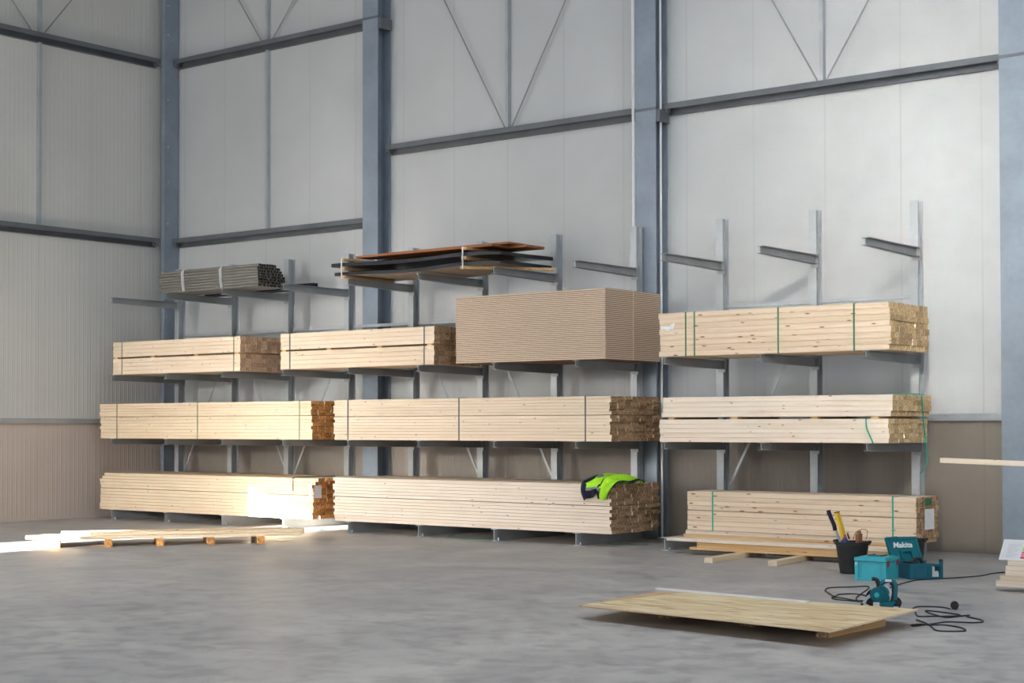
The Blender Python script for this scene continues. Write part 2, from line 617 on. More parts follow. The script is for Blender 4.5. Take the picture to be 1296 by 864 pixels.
def hcol(name, label, x0, x1, y0, y1, flange=0.02, web=0.014, lines=()):
    t = wthing(name, label, 'column', ((x0 + x1) / 2, (y0 + y1) / 2, 0))
    xc = (x0 + x1) / 2
    b = MB().box(x0, x1, y0, y0 + flange, 0.02, 13).box(x0, x1, y1 - flange, y1, 0.02, 13)
    b.box(xc - web / 2, xc + web / 2, y0 + flange, y1 - flange, 0.02, 13)
    obj('shaft', b, M['steel'], t)
    b = MB().box(x0 - 0.03, x1 + 0.03, y0 - 0.03, y1, 0, 0.02)
    obj('base_plate', b, M['steel'], t)
    for z in lines:
        b = MB().box(x0 - 0.004, x1 + 0.004, y0 - 0.012, y0, z, z + 0.03)
        b.box(x1 - 0.02, x1 + 0.05, y0 + flange, y1 - 0.03, z - 0.16, z + 0.0)
        obj('splice_plate', b, M['girt'], t)
    b = MB()
    return t


G23, G1A, G1B = 5.71, 7.70, 4.65
hcol('steel_column', 'grey steel column standing in the corner where the two walls meet', 0.66, 0.75, 1.50, 1.80, web=0.08, lines=())
hcol('steel_column', 'blue grey steel column with dark side behind the stack of wrapped sheets', 5.33, 5.64, 1.52, 1.81, lines=(7.62,))
hcol('steel_column', 'blue grey steel column with conduits rising behind the tall chipboard stack', 10.28, 10.60, 1.52, 1.81, lines=(5.62,))
hcol('steel_column', 'wide light blue steel column at the right edge of the picture', 15.225, 15.545, 1.50, 1.81, lines=(5.62,))

# bolts of the corner column are small parts of it
cc = [o for o in COL.objects if o.name == 'steel_column'][0]
for z in (2.6, 3.9, 4.9, 5.6, 6.2, 7.0, 8.1, 8.6):
    obj('bolt', MB().disc((0.75, 1.56, z), (1, 0, 0), 0.018, 0.02, 8), M['bolt'], cc)


def girt_x(label, x0, x1, z):
    t = wthing('wall_beam', label, 'beam', (x0, WY, z - 0.12))
    y = WY
    b2 = MB().box(x0, x1, y - 0.15, y - 0.142, z - 0.075, z).box(x0, x1, y - 0.142, y - 0.008, z - 0.01, z).box(x0, x1, y - 0.008, y, z - 0.145, z).box(x0, x1, y - 0.05, y - 0.008, z - 0.145, z - 0.138)
    obj('channel', b2, M['girt'], t)
    for xx in (x0 + 0.04, x1 - 0.04):
        obj('cleat', MB().box(xx - 0.035, xx + 0.035, y - 0.14, y - 0.052, z - 0.12, z - 0.012), M['girt'], t)
    return t


girt_x('dark steel wall beam high between corner column and the next column', 0.76, 5.32, G1A)
girt_x('dark steel wall beam above the grey tubes, right of the corner', 0.76, 5.32, G1B)
girt_x('dark steel wall beam above the wrapped sheets between two columns', 5.65, 10.27, G23)
girt_x('dark steel wall beam high above the empty rack arms', 10.61, 15.21, G23)


def girt_y(label, y0, y1, z):
    t = wthing('wall_beam', label, 'beam', (LX, y1, z - 0.12))
    x = LX
    b2 = MB().box(x + 0.142, x + 0.15, y0, y1, z - 0.075, z).box(x + 0.008, x + 0.142, y0, y1, z - 0.01, z).box(x, x + 0.008, y0, y1, z - 0.145, z).box(x + 0.008, x + 0.05, y0, y1, z - 0.145, z - 0.138)
    obj('channel', b2, M['girt'], t)
    obj('cleat', MB().box(x + 0.052, x + 0.14, y1 - 0.08, y1 - 0.01, z - 0.12, z - 0.012), M['girt'], t)


girt_y('upper dark steel beam along the left side wall', -8.0, 1.49, G1A)
girt_y('lower dark steel beam along the left side wall, above the lone rack arm', -8.0, 1.49, G1B)


def midpost(label, x, y, z0, z1):
    b = MB()
    if y > 1:
        b.box(x - 0.025, x + 0.025, WY - 0.07, WY - 0.003, z0, z1)
    else:
        b.box(LX + 0.003, LX + 0.07, y - 0.025, y + 0.025, z0, z1)
    return tag(obj('wall_rail', b, M['rack']), label, 'rail')


midpost('slim vertical steel rail between the two wall beams, right of corner column', 2.97, 1.7, G1B + 0.0, G1A - 0.14)
midpost('slim vertical steel rail above upper beam, right of corner column', 2.97, 1.7, G1A, 12)
midpost('slim vertical steel rail above beam in the middle wall bay', 7.93, 1.7, G23, 12)
midpost('slim vertical steel rail above beam in the right wall bay', 12.88, 1.7, G23, 12)
midpost('slim vertical rail between the two beams on the left side wall', LX, -0.84, G1B, G1A - 0.14)
midpost('slim vertical rail above upper beam on the left side wall', LX, -0.84, G1A, 12)


def rod(label, a, bb):
    a, bb = Vector(a), Vector(bb)
    bb = a + (bb - a) * 1.9
    return tag(obj('brace_rod', MB().tube([a, bb], 0.011, 6), M['rod'], None, True), label, 'rod')


for lb, a, c in (('left leaning thin brace rod above beam in the middle wall bay', (7.90, 1.75, 5.72), (6.758, 1.75, 7.743)),
                 ('right leaning thin brace rod above beam in the middle wall bay', (8.02, 1.75, 5.72), (8.979, 1.75, 7.374)),
                 ('left leaning thin brace rod above beam in the right wall bay', (12.834, 1.75, 5.72), (12.202, 1.75, 6.837)),
                 ('right leaning thin brace rod above beam in the right wall bay', (12.942, 1.75, 5.71), (13.517, 1.75, 6.618)),
                 ('left leaning thin brace rod above beam right of the corner column', (2.86, 1.75, 7.71), (2.305, 1.75, 8.484)),
                 ('right leaning thin brace rod above beam right of the corner column', (3.11, 1.75, 7.71), (3.604, 1.75, 8.268)),
                 ('left leaning thin brace rod at the top of the left side wall', (LX + .07, -0.999, 7.703), (LX + .07, -1.376, 8.126)),
                 ('right leaning thin brace rod at the top of the left side wall', (LX + .07, -0.779, 7.715), (LX + .07, -0.257, 8.359))):
    rod(lb, a, c)

# conduits on the second column
tag(obj('conduit', MB().tube([(10.262, 1.50, 3.9), (10.262, 1.50, 13)], 0.018, 8), M['white'], None, True), 'white conduit running up the left edge of the column beside the chipboard', 'conduit')
tag(obj('conduit', MB().tube([(10.615, 1.62, 0.02), (10.615, 1.62, 13)], 0.015, 8), M['white'], None, True), 'pale conduit running up the dark right side of the column beside the chipboard', 'conduit')

# ------------------------------------------------------------------ cantilever rack
S = 1.3
D = 1.34
L2, L3, L4, ZT = 1.284, 2.292, 3.528, 4.08
rack = wthing('cantilever_rack', 'long galvanised cantilever rack with eleven uprights carrying timber along the back wall', 'rack', (7.8, 1.0, 0))


def ibeam_y(mb, xc, y0, y1, z0, z1, w, t=0.007):
    mb.box(xc - w / 2, xc + w / 2, y0, y1, z1 - t, z1)
    mb.box(xc - w / 2, xc + w / 2, y0, y1, z0, z0 + t)
    mb.box(xc - t / 2, xc + t / 2, y0, y1, z0 + t, z1 - t)


for i in range(1, 12):
    x = i * S
    xc = x - 0.036
    u = MB()
    u.box(xc - 0.05, xc + 0.05, D, D + 0.008, 0.159, ZT).box(xc - 0.05, xc + 0.05, D + 0.132, D + 0.14, 0.159, ZT)
    u.box(xc - 0.004, xc + 0.004, D + 0.008, D + 0.132, 0.159, ZT)
    up = obj('upright', u, M['rack'], rack)
    bs = MB()
    ibeam_y(bs, x, 0.0, D + 0.20, 0.0, 0.157, 0.10, 0.008)
    bobj = obj('base', bs, M['rack'], rack)
    obj('anchor_bolt', MB().disc((x + 0.03, 0.06, 0.008), (0, 0, 1), 0.014, 0.03, 8), M['bolt'], bobj)
    for z in (L2, L3, L4):
        a = MB()
        # arm: I section tapering slightly towards the tip
        z1, z0t, z0r = z, z - 0.085, z - 0.11
        w = 0.085
        for (za, zb, zc, zd) in (((z1 - .007), z1, (z1 - .007), z1), (z0r, z0r + .007, z0t, z0t + .007)):
            a.add([(x - w / 2, D, za), (x + w / 2, D, za), (x + w / 2, D, zb), (x - w / 2, D, zb), (x - w / 2, 0, zc), (x + w / 2, 0, zc), (x + w / 2, 0, zd), (x - w / 2, 0, zd)],
                  [(0, 1, 2, 3), (7, 6, 5, 4), (0, 4, 5, 1), (1, 5, 6, 2), (2, 6, 7, 3), (3, 7, 4, 0)])
        a.add([(x - .004, D, z0r), (x + .004, D, z0r), (x + .004, D, z1), (x - .004, D, z1), (x - .004, 0, z0t), (x + .004, 0, z0t), (x + .004, 0, z1), (x - .004, 0, z1)],
              [(0, 1, 2, 3), (7, 6, 5, 4), (0, 4, 5, 1), (1, 5, 6, 2), (2, 6, 7, 3), (3, 7, 4, 0)])
        ao = obj('arm', a, M['arm'], rack)
        obj('end_plate', MB().box(x - 0.05, x + 0.05, D - 0.02, D, z - 0.15, z + 0.02), M['arm'], ao)
for i in range(1, 11):
    if i != 8:
        x0, x1 = i * S + 0.02, (i + 1) * S - 0.09
        obj('rail', MB().box(x0, x1, D + 0.09, D + 0.13, 2.955, 3.0), M['rack'], rack)
for a, bq in ((2, 1), (2, 3), (4, 3), (5, 6), (6, 7), (10, 9)):
    sg = 1 if bq > a else -1
    obj('diagonal_brace', MB().beam((a * S - 0.036 + sg * 0.05, D + 0.10, 2.95), (bq * S - 0.036 - sg * 0.05, D + 0.10, 0.68), 0.008, 0.035), M['rack'], rack)


# ------------------------------------------------------------------ timber packs
def board_mesh(L, wd, th, mats, ch=0.0020, gap=0.0006):
    a, c = wd / 2 - gap, th / 2 - gap
    p = [(-a + ch, -c), (a - ch, -c), (a, -c + ch), (a, c - ch), (a - ch, c), (-a + ch, c), (-a, c - ch), (-a, -c + ch)]
    mb = MB().prism(p, -L / 2, L / 2, 'x', 0, 1)
    me, _ = mesh_of(mb, mats, False, False, 'board')
    return me


def link(name, me, parent, loc):
    o = bpy.data.objects.new(name, me)
    COL.objects.link(o)
    o.parent = parent
    o.location = Vector(loc) - ORIG[parent.name]
    ORIG[o.name] = Vector(loc)
    return o


def loop_strap(x, y0, y1, z0, z1, wd=0.018, t=0.003, lean=0.0):
    """band round a pack"""
    mb = MB()
    o = 0.004
    y0 -= o; y1 += o; z0 -= 0.0015; z1 += o
    pts = [(y0, z0), (y1, z0), (y1, z1), (y0, z1)]
    ins = [(y0 + t, z0 + 0.001), (y1 - t, z0 + 0.001), (y1 - t, z1 - t), (y0 + t, z1 - t)]
    vs = []
    for xx in (x - wd / 2, x + wd / 2):
        for (yy, zz) in pts: vs.append((xx + lean * (zz - z0), yy, zz))
        for (yy, zz) in ins: vs.append((xx + lean * (zz - z0), yy, zz))
    fs = []
    for k in range(4):
        j = (k + 1) % 4
        fs += [(k, j, 8 + j, 8 + k), (4 + k, 12 + k, 12 + j, 4 + j), (k, 4 + k, 4 + j, j), (8 + k, 8 + j, 12 + j, 12 + k)]
    return mb.add(vs, fs)


def pack(label, x0, x1, y0, depth, subs, ncols, mats, jit=0.012, ch=0.0022, straps=(), smat='strap_green', spacers=(), group=None, step=None, lean=0.0):
    """subs: list of (z bottom, z top, rows)"""
    zb = subs[0][0]
    t = wthing('timber_pack', label, 'timber pack', ((x0 + x1) / 2, y0 + depth / 2, zb), group)
    L = x1 - x0
    wd = depth / ncols
    for si, (za, zc, rows) in enumerate(subs):
        th = (zc - za) / rows
        me = board_mesh(L, wd, th, mats, ch)
        for r in range(rows):
            rj = random.uniform(-jit, jit) * 0.9
            for c in range(ncols):
                dx = rj + random.uniform(-jit, jit)
                if step:
                    dx += step(si, r, rows)
                dy = random.uniform(0, 0.003) if c == 0 else 0
                link('board', me, t, ((x0 + x1) / 2 + dx, y0 + wd * (c + 0.5) - dy * 0.5, za + th * (r + 0.5)))
    z1 = subs[-1][1]
    if len(subs) > 1 and spacers:
        g0, g1 = subs[0][1], subs[1][0]
        for xs in spacers:
            obj('spacer', MB().box(xs - 0.045, xs + 0.045, y0 + 0.002, y0 + depth - 0.01, g0 + 0.0005, g1 - 0.0005), M['wood_orange'], t)
    elif len(subs) > 1 and subs[1][0] - subs[0][1] > 0.008:
        g0, g1 = subs[0][1], subs[1][0]
        for k in range(5):
            xs = x0 + 0.3 + k * (L - 0.6) / 4
            obj('spacer', MB().box(xs - 0.03, xs + 0.03, y0 + 0.03, y0 + depth - 0.02, g0 + 0.0005, g1 - 0.0005), M['wood_orange'], t)
    for xs in straps:
        obj('strap', loop_strap(xs, y0 - 0.001, y0 + depth, zb, z1, lean=lean), M[smat], t)
    return t


W, WW, WP, WK = M['wood'], M['wood_warm'], M['wood_pale'], M['wood_knot']
# third tier
pack('short pale pine pack on the upper left arms, gap at mid height', 1.33, 4.30, 0.0, 0.95, [(L3 + 0.003, 2.545, 4), (2.57, 2.808, 4)], 9, [W, M['end_pink']], 0.0033,
     straps=(1.551, 4.159), smat='strap_olive', spacers=(1.40, 2.296, 3.313, 4.22))
pack('short pale pine pack between left pack and chipboard stack, gap at mid height', 5.155, 8.085, 0.0, 0.95, [(L3 + 0.003, 2.550, 4), (2.574, 2.806, 4)], 9, [W, M['end_brown']], 0.0044,
     straps=(5.346, 7.91), smat='strap_dark', spacers=(5.22, 6.124, 7.091, 8.0))
t3r = pack('knotty pine pack with four green straps on the upper right arms', 11.635, 14.58, 0.0, 1.0, [(L3 + 0.003, 2.812, 8)], 9, [WK, M['end_tan']], 0.0110,
     ch=0.005, straps=(12.005, 12.124, 13.229, 14.162), smat='strap_green')
obj('label', MB().add([(11.67, -0.012, 2.655), (11.80, -0.03, 2.665), (11.86, -0.012, 2.70), (11.85, -0.006, 2.645), (11.76, -0.02, 2.60), (11.68, -0.008, 2.635)], [(0, 1, 2, 3), (0, 3, 4, 5)]).box(11.66, 11.84, -0.006, -0.0025, 2.62, 2.66), M['paper'], t3r)
# second tier
pack('long timber pack with orange ends on the middle left arms', 1.01, 5.79, 0.0, 1.05, [(L2 + 0.003, 1.628, 7), (1.634, 1.836, 5)], 8, [WW, M['end_orange']], 0.0121,
     straps=(1.43, 3.353, 5.542), smat='strap_olive')
pack('long pale timber pack with dark brown end in the middle of the middle tier', 6.235, 10.93, 0.0, 1.09, [(L2 + 0.003, 1.608, 8), (1.614, 1.842, 6)], 7, [W, M['end_brown']], 0.0143,
     straps=(6.501, 8.515, 10.55), smat='strap_dark')
t2r = pack('pine pack split by a dark gap on middle right arms, loose teal strap', 11.685, 14.61, 0.0, 1.0, [(L2 + 0.003, 1.552, 5), (1.578, 1.813, 4)], 8, [WP, M['end_tan']], 0.0066,
     spacers=(11.80, 12.65, 13.668, 14.40), step=lambda si, r, n: (-0.05 if si == 0 else (-0.02 if r == 0 else 0.0)))
# bottom tier
ZB = 0.160
def step1l(si, r, n):
    return (0.10 if (si == 1 and r == n - 1) else (0.05 if (si == 1 and r == n - 2) else 0.0))
t1l = pack('long bottom left timber pack with orange ends, partly in sunlight', 1.02, 5.82, 0.0, 1.07, [(ZB, 0.498, 7), (0.504, 0.742, 5)], 8, [WW, M['end_orange']], 0.0154,
     straps=(), step=step1l)
obj('strap', MB().tube([(5.42, -0.006, 0.55), (5.42, -0.006, 0.70), (5.45, 0.004, 0.748), (5.50, 0.3, 0.752), (5.56, 0.7, 0.750)], 0.006, 6, smooth=4), M['strap_dark'], t1l)
lb = MB().box(5.74, 5.80, -0.010, -0.007, 0.50, 0.66).box(5.852, 5.855, -0.008, 0.13, 0.46, 0.64)
obj('label', lb, M['paper'], t1l)
t1m = pack('long bottom middle pale timber pack with brown end and folded jacket on top', 6.23, 10.92, 0.0, 1.07, [(ZB, 0.498, 8), (0.504, 0.762, 6)], 7, [WP, M['end_brown']], 0.0165)
t1r = pack('knotty pine pack with stapled white label, on loose boards at bottom right', 12.02, 14.87, 0.0, 0.57, [(0.262, 0.488, 4), (0.494, 0.712, 4)], 8, [WK, M['end_brown']], 0.0044,
     ch=0.004, straps=(12.361, 14.602), smat='strap_teal')
obj('label', MB().box(14.882, 14.887, 0.18, 0.42, 0.36, 0.58), M['paper'], t1r)
obj('paint_mark', MB().box(14.882, 14.886, 0.20, 0.36, 0.62, 0.695), M['strap_green'], t1r)
# loose teal strap of the middle right pack, hanging over its end
obj('strap', MB().tube([(14.30, -0.006, 1.552), (14.31, -0.012, 1.45), (14.36, -0.016, 1.34), (14.39, -0.02, 1.28)], 0.014, 6, smooth=5, flat=0.3), M['strap_teal'], t2r)
obj('strap', MB().tube([(14.20, 0.60, 1.820), (14.60, 0.66, 1.826), (14.645, 0.66, 1.79), (14.645, 0.70, 1.55), (14.66, 0.74, 1.25), (14.66, 0.74, 1.04), (14.60, 0.72, 0.95)], 0.014, 6, smooth=5, flat=0.5), M['strap_teal'], t2r)

# chipboard pack
ck = wthing('chipboard_pack', 'tall pack of striped brown chipboard sheets on upper arms in the middle', 'chipboard pack', (9.65, 0.61, L3))
n = 36
z0, z1 = L3 + 0.003, 3.165
th = (z1 - z0) / n
p = [(-0.61, -th / 2 + .004), (-0.606, -th / 2 + .0005), (0.606, -th / 2 + .0005), (0.61, -th / 2 + .004), (0.61, th / 2 - .004), (0.606, th / 2 - .0005), (-0.606, th / 2 - .0005), (-0.61, th / 2 - .004)]
me, _ = mesh_of(MB().prism(p, -1.195, 1.195, 'x', 0), [M['chip']], False, False, 'sheet')
for k in range(n):
    link('sheet', me, ck, (9.653 + random.uniform(-.002, .002), 0.615 + random.uniform(-.003, .003), z0 + th * (k + 0.5)))
obj('strap', MB().box(10.852, 10.855, 0.60, 0.616, z0, z1 + 0.003).box(8.45, 10.855, 0.60, 0.616, z1 + 0.0005, z1 + 0.003), M['wood_warm'], ck)

# ------------------------------------------------------------------ grey square tubes on the top left
pk = wthing('tube_bundle', 'strapped bundle of dark grey square tubes on the top left arms', 'tube bundle', (3.5, 0.5, L4))
tz = L4 + 0.002
s_ = 0.042
mb = MB()
ro, ri = s_ / 2 - 0.0015, s_ / 2 - 0.006
Lt = 2.22
def octo(r, c):
    return [(-r + c, -r), (r - c, -r), (r, -r + c), (r, r - c), (r - c, r), (-r + c, r), (-r, r - c), (-r, -r + c)]
po, pi_ = octo(ro, 0.011), octo(ri, 0.005)
mb.add([(x, y, z) for x in (-Lt / 2, Lt / 2) for (y, z) in po], [(k, (k + 1) % 8, 8 + (k + 1) % 8, 8 + k) for k in range(8)], 0)
mb.add([(x, y, z) for x in (-Lt / 2, Lt / 2) for (y, z) in pi_], [(k, 8 + k, 8 + (k + 1) % 8, (k + 1) % 8) for k in range(8)], 1)
for e in (0, 8):
    for k in range(8):
        j = (k + 1) % 8
        mb.f.append([e + k, e + j, 16 + e + j, 16 + e + k]); mb.m.append(0)
me, _ = mesh_of(mb, [M['pipe'], M['pipe_in']], False, False, 'tube')
NR = 8
for r in range(NR):
    ncol = (14, 14, 13, 13, 12, 12, 11, 9)[r]
    for c in range(ncol):
        dx = random.uniform(-0.02, 0.02)
        link('tube', me, pk, (3.52 + dx - 0.03 * c * 0, 0.04 + s_ * (c + 0.5), tz + s_ * (r + 0.5)))
for xs in (3.0, 3.86):
    mb = MB()
    yA, yB, zA, zB = 0.032, 0.66, tz - 0.001, tz + NR * s_ + 0.006
    path = [(xs, yA - 0.004, zA + 0.01), (xs - 0.02, yA - 0.012, (zA + zB) / 2), (xs + 0.01, yA - 0.004, zB), (xs + 0.01, yA + s_ * 9, zB)]
    mb.tube(path, 0.03, 8, smooth=5, flat=0.15)
    q = obj('strap', mb, M['strap_white'], pk)
# three long channels lying behind the bundle
for k, (yy, x1) in enumerate(((0.78, 5.05), (0.86, 4.96), (0.94, 4.80))):
    zz = L4 + 0.002
    mb = MB().box(2.6, x1, yy, yy + 0.07, zz, zz + 0.006).box(2.6, x1, yy, yy + 0.006, zz + 0.006, zz + 0.075).box(2.6, x1, yy + 0.064, yy + 0.07, zz + 0.006, zz + 0.075)
    tag(obj('steel_channel', mb, M['pipe_in'] if k else M['sheet_dark']), ['longest', 'middle', 'shortest'][k] + ' of the three dark channels lying behind the grey tube bundle', 'channel', 'dark channels behind the tube bundle')

# ------------------------------------------------------------------ wrapped sheets on the top middle
def warped(x0, x1, y0, y1, zf, t, nx=26, ny=8, seed=1, mi=0):
    rnd = random.Random(seed)
    ph = [rnd.uniform(0, 6) for _ in range(4)]
    mb = MB()
    vs = []
    for lay in (0, 1):
        for j in range(ny + 1):
            for i in range(nx + 1):
                u, v = i / nx, j / ny
                x, y = x0 + (x1 - x0) * u, y0 + (y1 - y0) * v
                x += 0.02 * math.sin(6 * v + ph[0]) * (1 if u > .5 else -1)
                y += 0.012 * math.sin(9 * u + ph[1])
                z = zf(u, v)
                tt = t * (1 - 0.35 * max(0, (u - 0.93) / 0.07) - 0.35 * max(0, (0.07 - v) / 0.07))
                z += (tt if lay else 0) + (0.003 * math.sin(17 * u + ph[2] + 3 * v) if lay else 0)
                vs.append((x, y, z))
    W_, o = nx + 1, (nx + 1) * (ny + 1)
    fs, ms = [], []
    for j in range(ny):
        for i in range(nx):
            a = j * W_ + i
            fs.append((a, a + W_, a + W_ + 1, a + 1)); ms.append(1)
            fs.append((o + a, o + a + 1, o + a + W_ + 1, o + a + W_)); ms.append(0)
    for i in range(nx):
        for j in (0, ny):
            a = j * W_ + i
            fs.append((a, a + 1, o + a + 1, o + a)); ms.append(0)
    for j in range(ny):
        for i in (0, nx):
            a = j * W_ + i
            fs.append((a, a + W_, o + a + W_, o + a)); ms.append(0)
    k = len(mb.f)
    mb.add(vs, fs)
    mb.m = ms
    return mb


zz = L4 + 0.002
def sag(u):
    return (0.030 * math.sin(PI * (u - .06) / .75) ** 2 if .06 < u < .81 else 0) + (0.022 * ((u - .86) / .14) ** 2 if u > .86 else 0)
def zlow(u, v): return zz + 0.048 - (sag(u) * 0.9 if u < .82 else 0)
def zhigh(u, v): return zz + 0.170 - sag(u) * 0.8 + 0.006 * v
px0, px1 = 6.24, 9.18
pw = wthing('sheet_pack', 'lower black wrapped sheet pack, sagging, on the top middle arms', 'sheet pack', (7.7, 0.6, zz))
obj('sheets', warped(px0, px1, 0.02, 1.12, zlow, 0.068, seed=3), [M['sheet_dark'], M['sheet_tan']], pw, True)
pw2 = wthing('sheet_pack', 'upper black wrapped sheet pack under the red brown planks, top middle', 'sheet pack', (7.7, 0.6, zz + .17))
obj('sheets', warped(px0 - 0.02, px1 + 0.03, -0.02, 1.10, zhigh, 0.070, seed=8), [M['sheet_dark'], M['sheet_dark']], pw2, True)
bi = 0
for xb in (6.42, 8.62):
    nm = 'left' if xb < 7 else 'right'
    for k, (za, zb) in enumerate(((zz, zz + 0.044), (zz + 0.122, zz + 0.166), (zz + 0.252, zz + 0.285))):
        lv = ['lowest', 'middle', 'top'][k]
        ya, yb = -0.03, 1.0
        if k == 0 and xb > 7:
            mb = MB().beam((xb - 0.05, ya, za + .02), (xb + 0.75, 0.95, za + .02), 0.07, 0.036)
        else:
            mb = MB().box(xb - 0.04, xb + 0.04, ya, yb, za, zb)
        bt = tag(obj('batten', mb, M['wood_orange']), '%s orange batten at the %s end of the black wrapped sheet packs' % (lv, nm), 'batten', None)
    tag(obj('tie_wire', MB().tube([(xb, -0.045, zz - 0.0), (xb, -0.05, zz + 0.15), (xb, -0.045, zz + 0.29)], 0.009, 6), M['paper'], None, True), 'pale tie around the battens at the %s end of the wrapped sheets' % nm, 'tie')
for k, (xa, xb, ya, yb, za, zb, lb) in enumerate(((6.55, 9.0, 0.10, 0.42, 0.286, 0.315, 'lower red brown plank on top of the wrapped sheet packs, nearest front'), (6.75, 9.28, 0.46, 0.85, 0.286, 0.318, 'lower red brown plank behind another on the wrapped sheet packs'), (6.95, 9.15, 0.25, 0.62, 0.320, 0.345, 'uppermost red brown plank on the wrapped sheet packs'))):
    me = MB().box(xa, xb, ya, yb, zz + za, zz + zb)
    tag(obj('plank', me, M['rust']), lb, 'plank')


# ------------------------------------------------------------------ loose boards at the bottom right
def board(name, label, cat, a, bpt, wd, th, mats, group=None):
    """board whose axis runs from a to b (world, centre line); its mesh lies along its own x"""
    a, bpt = Vector(a), Vector(bpt)
    d = bpt - a
    L = d.length
    me = board_mesh(L, wd, th, mats, ch=0.002, gap=0.0)
    o = bpy.data.objects.new(name, me)
    COL.objects.link(o)
    q = d.to_track_quat('X', 'Z')
    o.rotation_euler = q.to_euler()
    o.location = (a + bpt) / 2
    ORIG[o.name] = o.location.copy()
    return tag(o, label, cat, group)


WO = M['wood_orange']
EO = M['end_tan']
board('board', 'thin pale board right under the labelled pine pack', 'board', (11.98, 0.30, 0.236), (14.84, 0.30, 0.236), 0.56, 0.046, [WP, EO])
board('board', 'orange board below the thin pale board, over the rack base beams', 'board', (11.95, 0.30, 0.1865), (14.6, 0.30, 0.1865), 0.56, 0.050, [WO, EO])
board('board', 'long white board with its left end out over the rack base', 'board', (11.93, -0.20, 0.165), (14.80, -0.20, 0.165), 0.24, 0.034, [WP, EO])
board('board', 'thick orange board lying in front under the long white board', 'board', (12.33, -0.19, 0.118), (14.82, -0.19, 0.118), 0.22, 0.058, [WO, EO])
board('board', 'lowest orange board resting on the two floor bearers', 'board', (12.24, -0.19, 0.0735), (14.78, -0.19, 0.0735), 0.25, 0.030, [WO, EO])
board('bearer', 'short timber bearer on the floor at the left under the loose boards', 'bearer', (12.99, -1.14, 0.029), (12.90, -0.09, 0.029), 0.10, 0.056, [WW, W])
board('bearer', 'short timber bearer on the floor nearer the black bucket', 'bearer', (13.74, -1.08, 0.029), (13.64, -0.08, 0.029), 0.10, 0.056, [WW, W])

# ------------------------------------------------------------------ sunlit planks on the left floor
dr = Vector((0.60, 0.80, 0)).normalized()
nr = Vector((-dr.y, dr.x, 0))
A0 = Vector((5.42, -4.20, 0))
for k in range(5):
    c = A0 + dr * (0.15 + 0.62 * k) - nr * 0.02
    lb = ['leftmost square bearer under the sunlit planks', 'second bearer from the left under the sunlit planks', 'middle bearer under the sunlit planks on the floor', 'second bearer from the right under the sunlit planks', 'rightmost bearer under the sunlit planks'][k]
    board('bearer', lb, 'bearer', c - nr * 0.10 + Vector((0, 0, .046)), c + nr * 0.75 + Vector((0, 0, .046)), 0.09, 0.090, [WO, M['end_orange']])
for k in range(5):
    st = [0.0, -0.14, -0.22, -0.05, 0.25][k]
    en = [3.15, 3.05, 3.22, 3.0, 3.1][k]
    lb = ['nearest of the long planks lying on bearers on the left floor', 'second plank from the front on the left floor bearers', 'middle plank of five on the left floor bearers', 'fourth plank from the front on the left floor bearers', 'farthest plank of five on the left floor bearers'][k]
    a = A0 + dr * st + nr * (0.06 + 0.135 * k) + Vector((0, 0, .112))
    e = A0 + dr * en + nr * (0.06 + 0.135 * k) + Vector((0, 0, .112))
    board('plank', lb, 'plank', a, e, 0.13, 0.040, [WW, EO])

for k, (off, st, en) in enumerate(((0.15, 0.35, 3.2), (0.42, 0.2, 3.05))):
    a = A0 + dr * st + nr * off + Vector((0, 0, .1525))
    e = A0 + dr * en + nr * off + Vector((0, 0, .1525))
    board('plank', ['front one of the two planks lying on top of the left floor planks', 'rear one of the two planks lying on top of the left floor planks'][k], 'plank', a, e, 0.14, 0.040, [WW, EO])

# loose strapping on the floor
tag(obj('strap_offcut', MB().tube([(5.55, 0.25, 0.006), (5.72, 0.02, 0.008), (5.86, 0.10, 0.008), (5.72, 0.24, 0.006), (5.80, 0.38, 0.006)], 0.012, 6, smooth=5, flat=0.4), M['strap_teal']), 'teal strapping offcut on the floor beside the bottom left pack', 'strapping')
tag(obj('strap_offcut', MB().tube([(7.95, 0.55, 0.006), (8.2, 0.18, 0.006), (8.7, 0.15, 0.006), (8.95, 0.3, 0.006)], 0.010, 6, smooth=5, flat=0.4), M['strap_teal']), 'green strapping offcut on the floor under the bottom middle pack', 'strapping')
tag(obj('strap_offcut', MB().tube([(10.50, 0.55, 0.006), (10.62, 0.42, 0.006), (10.85, 0.45, 0.006), (11.05, 0.62, 0.006)], 0.010, 6, smooth=5, flat=0.4), M['strap_green']), 'dark green strapping offcut on the floor below the jacket end', 'strapping')

